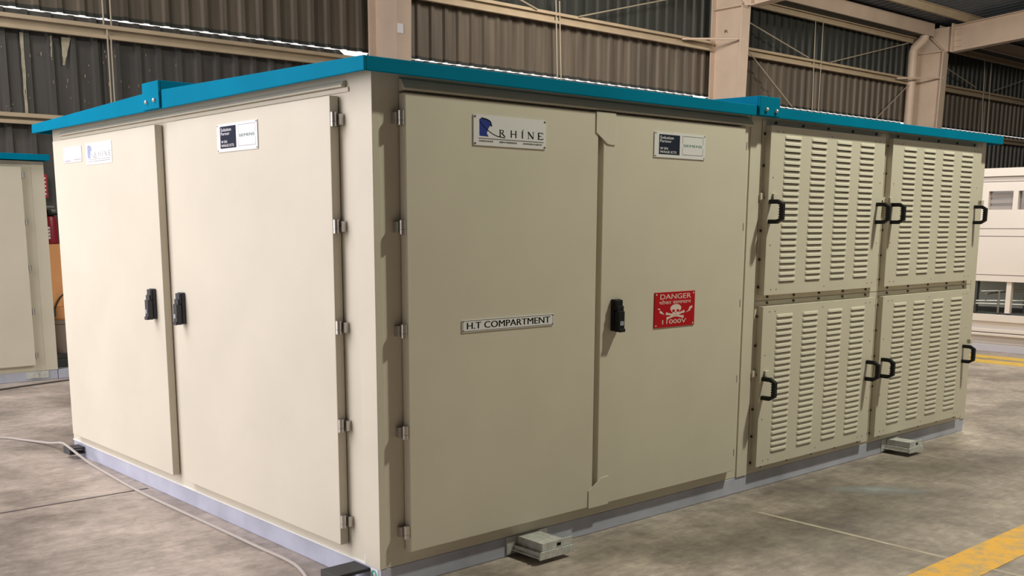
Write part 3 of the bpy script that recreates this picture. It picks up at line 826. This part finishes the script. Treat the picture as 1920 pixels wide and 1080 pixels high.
def latch(x0, x1, z0, z1, parent):
    mb = MB().box(x0, x1, -.016, -.0046, z0, z1, 'cream_paint').box(x1 - .012, x1 + .022, -.052, -.0405, z0 + .002, z1 - .004, 'cream_paint').box(x1 - .012, x1, -.045, -.016, z0 + .002, z1 - .004, 'cream_paint')
    mb.box(x0 + .030, x0 + .042, -.019, -.015, z0 + .006, z0 + .016, 'bolt_steel')
    return link('latch_plate', mb, parent, bevel=.001)
C1 = [(2.570, 2.727), (2.822, 2.978), (3.074, 3.232), (3.322, 3.483)]
C2 = [(3.822, 3.982), (4.070, 4.222), (4.318, 4.474), (4.575, 4.738)]
B1, B2 = (2.533, 2.787, 3.035, 3.289, 3.548), (3.801, 4.063, 4.313, 4.567, 4.815)
B1b, B2b = (2.525, 2.776, 3.028, 3.281, 3.535), (3.79, 4.05, 4.31, 4.565, 4.81)
side_u, side_l = (1.892, 1.732, 1.40, 1.25, 1.106), (.951, .795, .637, .45, .30, .155)
ul = louvre_panel(2.445, 3.598, 1.064, 1.934, 2.418, 3.668, 1.036, 1.962, C1, 1.872, 1.133, 24, B1, side_u, side_u, B1b, 'upper louvred panel nearest the doors')
ur = louvre_panel(3.690, 4.858, 1.064, 1.934, 3.674, 4.925, 1.036, 1.962, C2, 1.872, 1.133, 24, B2, side_u, side_u, B2b, 'upper louvred panel at the far end')
ll = louvre_panel(2.445, 3.598, .134, 1.003, 2.418, 3.668, .106, 1.030, C1, .940, .204, 24, B1b, side_l, side_l, B1, 'lower louvred panel nearest the doors')
lr = louvre_panel(3.690, 4.858, .134, 1.003, 3.674, 4.925, .106, 1.030, C2, .940, .204, 24, B2b, side_l, side_l, B2, 'lower louvred panel at the far end')
h0 = grab_handle(2.462, 1.436, 1.560, ul)
dup(h0, (3.545 - 2.462, 0, 0)); dup(h0, (3.722 - 2.462, 0, 0), ur); dup(h0, (4.812 - 2.462, 0, 0), ur)
dz = .504 - 1.436
h1 = dup(h0, (2.528 - 2.462 - .058, 0, dz), ll); dup(h0, (3.543 - 2.462, 0, dz), ll); dup(h0, (3.722 - 2.462, 0, dz), lr); dup(h0, (4.806 - 2.462, 0, dz), lr)
latch(2.412, 2.489, 1.559, 1.594, ul); latch(2.412, 2.489, .628, .663, ll)
latch(3.612, 3.688, 1.559, 1.594, ul); latch(4.84, 4.90, 1.562, 1.597, ur); latch(4.84, 4.90, .628, .663, lr)

# lifting lugs
def lug(x0, x1, yo, label):
    mb = MB(); g = 'galvanised_steel'
    mb.box(x0 - .03, x1 + .01, -.006, 0.0, .012, .088, g)
    mb.box(x0, x1, yo, -.006, .026, .032, g)                                  # tray
    mb.prism([(x0, .022), (x1, .022), (x1, .052), (x1 - .004, .056), (x0 + .004, .056), (x0, .052)], 'y', yo - .006, yo, g)
    mb.box(x0 + .01, x0 + .018, yo, -.006, .032, .050, g)
    mb.box(x1 - .018, x1 - .010, yo, -.006, .032, .050, g)
    hb = [(x0 + .03, .056), (x1 - .02, .056), (x1 - .02, .087), (x0 + .03, .087)]
    mb.box(x0 + .030, x1 - .045, yo + .012, -.008, .040, .086, g)               # block
    mb.box(x0 + .022, x1 + .002, yo + .004, yo + .012, .050, .090, g)            # front lip
    c = (x0 + x1) / 2 + .02
    mb.box(c - .012, c + .012, yo + .003, yo + .0045, .064, .078, 'ink_black')
    o = link('lifting_lug', mb, K, bevel=.0015); o['label'] = label; return o
lug(.690, .892, -.178, 'galvanised lug under the logo door')
lug(3.885, 4.058, -.172, 'galvanised lug under the louvred panels')
mb = MB().box(-.095, 0, 3.17, 3.28, .060, .070, 'rubber').box(-.095, -.083, 3.17, 3.28, .036, .060, 'rubber').box(-.095, 0, 3.17, 3.28, .030, .036, 'rubber')
link('lifting_lug', mb, K, bevel=.001)['label'] = 'dark lug at the far plinth corner'
mb = MB().box(-.16, 0, .075, .19, .066, .080, 'rubber').box(-.16, -.145, .075, .19, .012, .066, 'rubber').box(-.16, 0, .075, .19, .012, .020, 'rubber')
link('lifting_lug', mb, K, bevel=.001)['label'] = 'dark lug at the near plinth corner'
sg = Sign('L', 0.0, -.072, -.022, .030, .084, 'sticker_white', .0015)
sg.disc(-.047, .060, .018, .017, 'emblem_green', 18); sg.disc(-.047, .060, .008, .010, 'sticker_white', 14)
sg.done('earth_sticker', K)['label'] = 'white sticker with a green earth mark'

# cables on the floor
def curve_pts(p, n=8):
    P = [Vector(q) for q in p]; out = []
    for i in range(len(P) - 1):
        a, b, c, d = P[max(i - 1, 0)], P[i], P[i + 1], P[min(i + 2, len(P) - 1)]
        for k in range(n):
            t = k / n
            out.append(.5 * ((2 * b) + (c - a) * t + (2 * a - 5 * b + 4 * c - d) * t * t + (3 * b - a - 3 * c + d) * t ** 3))
    return out + [P[-1]]
cab = [(-1.6, 4.9, .009), (-.7, 4.42, .009), (-.24, 4.14, .009), (-.125, 3.93, .010), (-.06, 3.66, .025), (-.085, 3.34, .080), (-.095, 3.20, .083), (-.085, 3.06, .055), (-.055, 2.92, .012), (-.072, 2.6, .009), (-.094, 2.22, .009), (-.10, 1.85, .009), (-.096, 1.26, .009), (-.096, .85, .009), (-.098, .5, .009), (-.175, .23, .009), (-.215, -.02, .009), (-.25, -.3, .009)]
tag(link('power_cable', MB().tube(curve_pts(cab), .0078, 'cable_grey', 8), smooth=True), 'grey cable running along the foot of the kiosk end wall', 'cable')
cab = [(-3, 5.1, .007), (-.8, 5.85, .007), (.42, 6.33, .007), (.72, 6.43, .007), (1.07, 6.52, .007), (1.6, 6.56, .007)]
tag(link('power_cable', MB().tube(curve_pts(cab), .0075, 'cable_dark', 8), smooth=True), 'dark cable on the floor before the plinth of the kiosk behind', 'cable')

# ------------------------------------------------------------------ second kiosk behind at left
YN, XR = 6.72, 1.043
K2 = thing('electrical_kiosk', (-1.5, 8.3, 0), 'second cream kiosk with teal roof, cut by the left photo edge', 'kiosk', None)
link('base_frame', MB().box(-4.2, 1.045, YN, 9.9, 0, .088, 'grey_base_paint'), K2, bevel=.004)
tag(link('steel_skid', MB().box(1.05, 1.42, YN, 8.2, 0, .088, 'grey_base_paint'), bevel=.004), 'grey steel skid under the orange machine between the kiosks', 'skid')
link('body', MB().box(-4.2, XR, YN, 9.8, .088, 1.985, 'cream_paint'), K2, bevel=.004)
link('corner_post', MB().box(.935, XR + .003, YN - .005, YN + .05, .09, 1.98, 'cream_paint'), K2)
link('roof', roof_shell(-4.3, 1.082, YN - .085, 9.9, 1.988, 2.042, 2.075, 8.3, 'teal_paint'), K2, bevel=.003)
dn = link('door', MB().box(-.60, .842, YN - .042, YN - .003, .147, 1.93, 'cream_paint'), K2, bevel=.0035)
mb = MB().tube([(.858, YN - .03, 1.83), (.858, YN - .03, 1.878)], .0125, 'hinge_steel', 12).box(.842, .85, YN - .034, YN - .012, 1.83, 1.878, 'black_plastic')
hg = link('hinge', mb, dn, smooth=True)
for z in (1.446, 1.033, .638, .236): dup(hg, (0, 0, z - 1.854))
dd = link('door', MB().box(-2.1, -.63, YN - .042, YN - .003, .147, 1.93, 'cream_paint'), K2, bevel=.0035)
mb = MB().box(.76, .96, YN - .006, YN, .02, .085, 'galvanised_steel').box(.80, .86, YN - .02, YN - .006, .03, .08, 'galvanised_steel')
link('lifting_lug', mb, K2)

# red notice on wall seen past the second kiosk
mb = MB().box(2.34, 2.50, D - .01, D + .0, 1.76, 2.06, 'extinguisher_red')
for i in range(5):
    for x in (2.40, 2.455): mb.box(x, x + .025, D - .012, D - .009, 1.80 + i * .05, 1.82 + i * .05, 'sign_white')
tag(link('red_notice', mb, fix=False), 'small red notice with pale dots beside the second kiosk', 'notice')

# orange machine and fire extinguisher between the kiosks (on the second plinth)
Mx = thing('orange_machine', (1.16, 6.95, .088), 'orange machine standing between the two kiosks', 'machine', None)
cx, cy = 1.20, 6.93
link('housing', MB().box(1.078, 1.34, 6.84, 7.10, .66, 1.243, 'orange_paint'), Mx, bevel=.01)
mb = MB(); prof = [(.02, .515), (.10, .525), (.128, .56), (.135, .66)]
mb.lathe(1.21, 6.97, prof, 'orange_paint', 24); link('rounded_bowl', mb, Mx, smooth=True)
link('collar_band', MB().lathe(1.21, 6.97, [(.10, .49), (.137, .495), (.137, .53), (.10, .535)], 'pinkish_grey', 24), Mx, smooth=True)
link('pedestal', MB().lathe(1.205, 6.96, [(.09, .20), (.10, .25), (.125, .35), (.128, .49)], 'pinkish_grey', 24), Mx, smooth=True)
link('foot', MB().box(1.068, 1.36, 6.84, 7.08, .088, .17, 'rubber').box(1.085, 1.34, 6.85, 7.07, .17, .215, 'rubber'), Mx, bevel=.004)
link('hose', MB().tube(curve_pts([(1.085, 6.83, .60), (1.10, 6.82, .66), (1.14, 6.81, .74), (1.20, 6.81, .79), (1.27, 6.82, .80)]), .008, 'rubber', 8).box(1.062, 1.10, 6.815, 6.84, .57, .64, 'rubber'), Mx, smooth=True)
Ex = thing('fire_extinguisher', (1.135, 6.94, 1.243), 'red fire extinguisher standing on the orange machine', 'fire extinguisher', None)
link('cylinder', MB().lathe(1.135, 6.94, [(.066, 1.244), (.072, 1.25), (.072, 1.46), (.06, 1.495), (.03, 1.51)], 'extinguisher_red', 24), Ex, smooth=True)
mb = MB()
for i in range(4): mb.box(1.085, 1.115, 6.868 - .004, 6.872, 1.29 + i * .03, 1.312 + i * .03, 'sticker_white')
link('instruction_label', mb, Ex)
link('valve', MB().lathe(1.135, 6.94, [(.030, 1.505), (.078, 1.51), (.078, 1.525), (.03, 1.53), (.022, 1.56)], 'black_plastic', 20).box(1.06, 1.20, 6.93, 6.95, 1.545, 1.56, 'rack_steel').box(1.06, 1.19, 6.93, 6.95, 1.58, 1.592, 'rack_steel'), Ex, smooth=False)

# ------------------------------------------------------------------ white enclosure beyond the right end
XM = 9.86
WM = thing('white_enclosure', (10.6, .7, 0), 'white machine enclosure on a stepped plinth at the right edge', 'machine', None)
ya, yb = -1.2, 2.75
link('plinth', MB().box(XM, 12, ya, yb, 0, .085, 'machine_lilac').box(XM + .03, 12, ya, yb, .085, .18, 'machine_white').box(XM - .04, 12, ya, yb, .185, .215, 'machine_white').box(XM - .03, 12, ya, yb, .225, .26, 'machine_white').box(XM + .03, 12, ya, yb, .26, .345, 'machine_white').box(XM - .01, 12, ya, yb, .345, .425, 'machine_white').box(XM + .01, 12, ya, yb, .18, .262, 'machine_lilac'), WM, bevel=.004)
link('deck', MB().box(XM + .05, 12, ya, yb, .425, .445, 'machine_dark'), WM)
hb = MB()
hb.box(XM, 12, ya, yb, .80, 1.60, 'machine_white').box(XM, 12, ya, yb, 1.805, 2.056, 'machine_white')
hb.box(XM, 12, 2.10, yb, 1.60, 1.805, 'machine_white').box(XM, XM + .05, 1.775, 1.830, 1.60, 1.805, 'machine_white').box(XM, 12, ya, .95, 1.60, 1.805, 'machine_white')
for z in (1.962, 1.91, 1.39, 1.306, .872): hb.box(XM - .0008, XM + .01, ya, yb, z - .004, z + .004, 'machine_line')
link('upper_housing', hb, WM)
link('cornice', MB().box(XM - .03, XM, ya, yb, 1.966, 2.057, 'machine_white'), WM, bevel=.003)
link('window', MB().box(XM + .05, XM + .06, 1.83, 2.10, 1.60, 1.805, 'window_glass').box(XM + .045, XM + .05, 1.83, 2.10, 1.60, 1.64, 'window_blind').box(XM + .045, XM + .05, 1.83, 2.10, 1.67, 1.71, 'window_blind').box(XM + .045, XM + .05, 1.83, 2.10, 1.735, 1.79, 'window_blind'), WM)
link('window', MB().box(XM + .05, XM + .06, .95, 1.775, 1.60, 1.805, 'window_glass').box(XM + .045, XM + .05, .95, 1.72, 1.60, 1.79, 'window_blind'), WM)
for y, wd, mt in ((1.80, .027, 'machine_white'), (2.165, .012, 'machine_dark'), (.3, .03, 'machine_white')):
    link('post', MB().box(XM + .02, XM + .08, y - wd, y + wd, .445, .80, mt), WM)
link('back_panel', MB().box(XM + .9, XM + .93, 1.86, yb, .445, .80, 'machine_green').box(XM + .9, XM + .93, ya, 1.86, .445, .80, 'machine_green').box(XM + .2, XM + .25, 1.45, 1.70, .445, .80, 'machine_dark'), WM)
rk = MB()
for p, q in (((XM - .05, 2.08, .685), (XM + .6, 1.2, .72)), ((XM - .05, 2.02, .66), (XM + .5, 1.95, .68)), ((XM - .04, 2.13, .575), (XM + .3, 1.3, .60)), ((XM - .04, 2.13, .545), (XM + .35, 1.2, .54)), ((XM + .02, 1.9, .445), (XM + .02, 1.9, .69)), ((XM + .45, 1.72, .445), (XM + .45, 1.72, .69))):
    rk.tube([p, q], .011, 'rack_steel', 8)
link('tubular_rack', rk, WM)
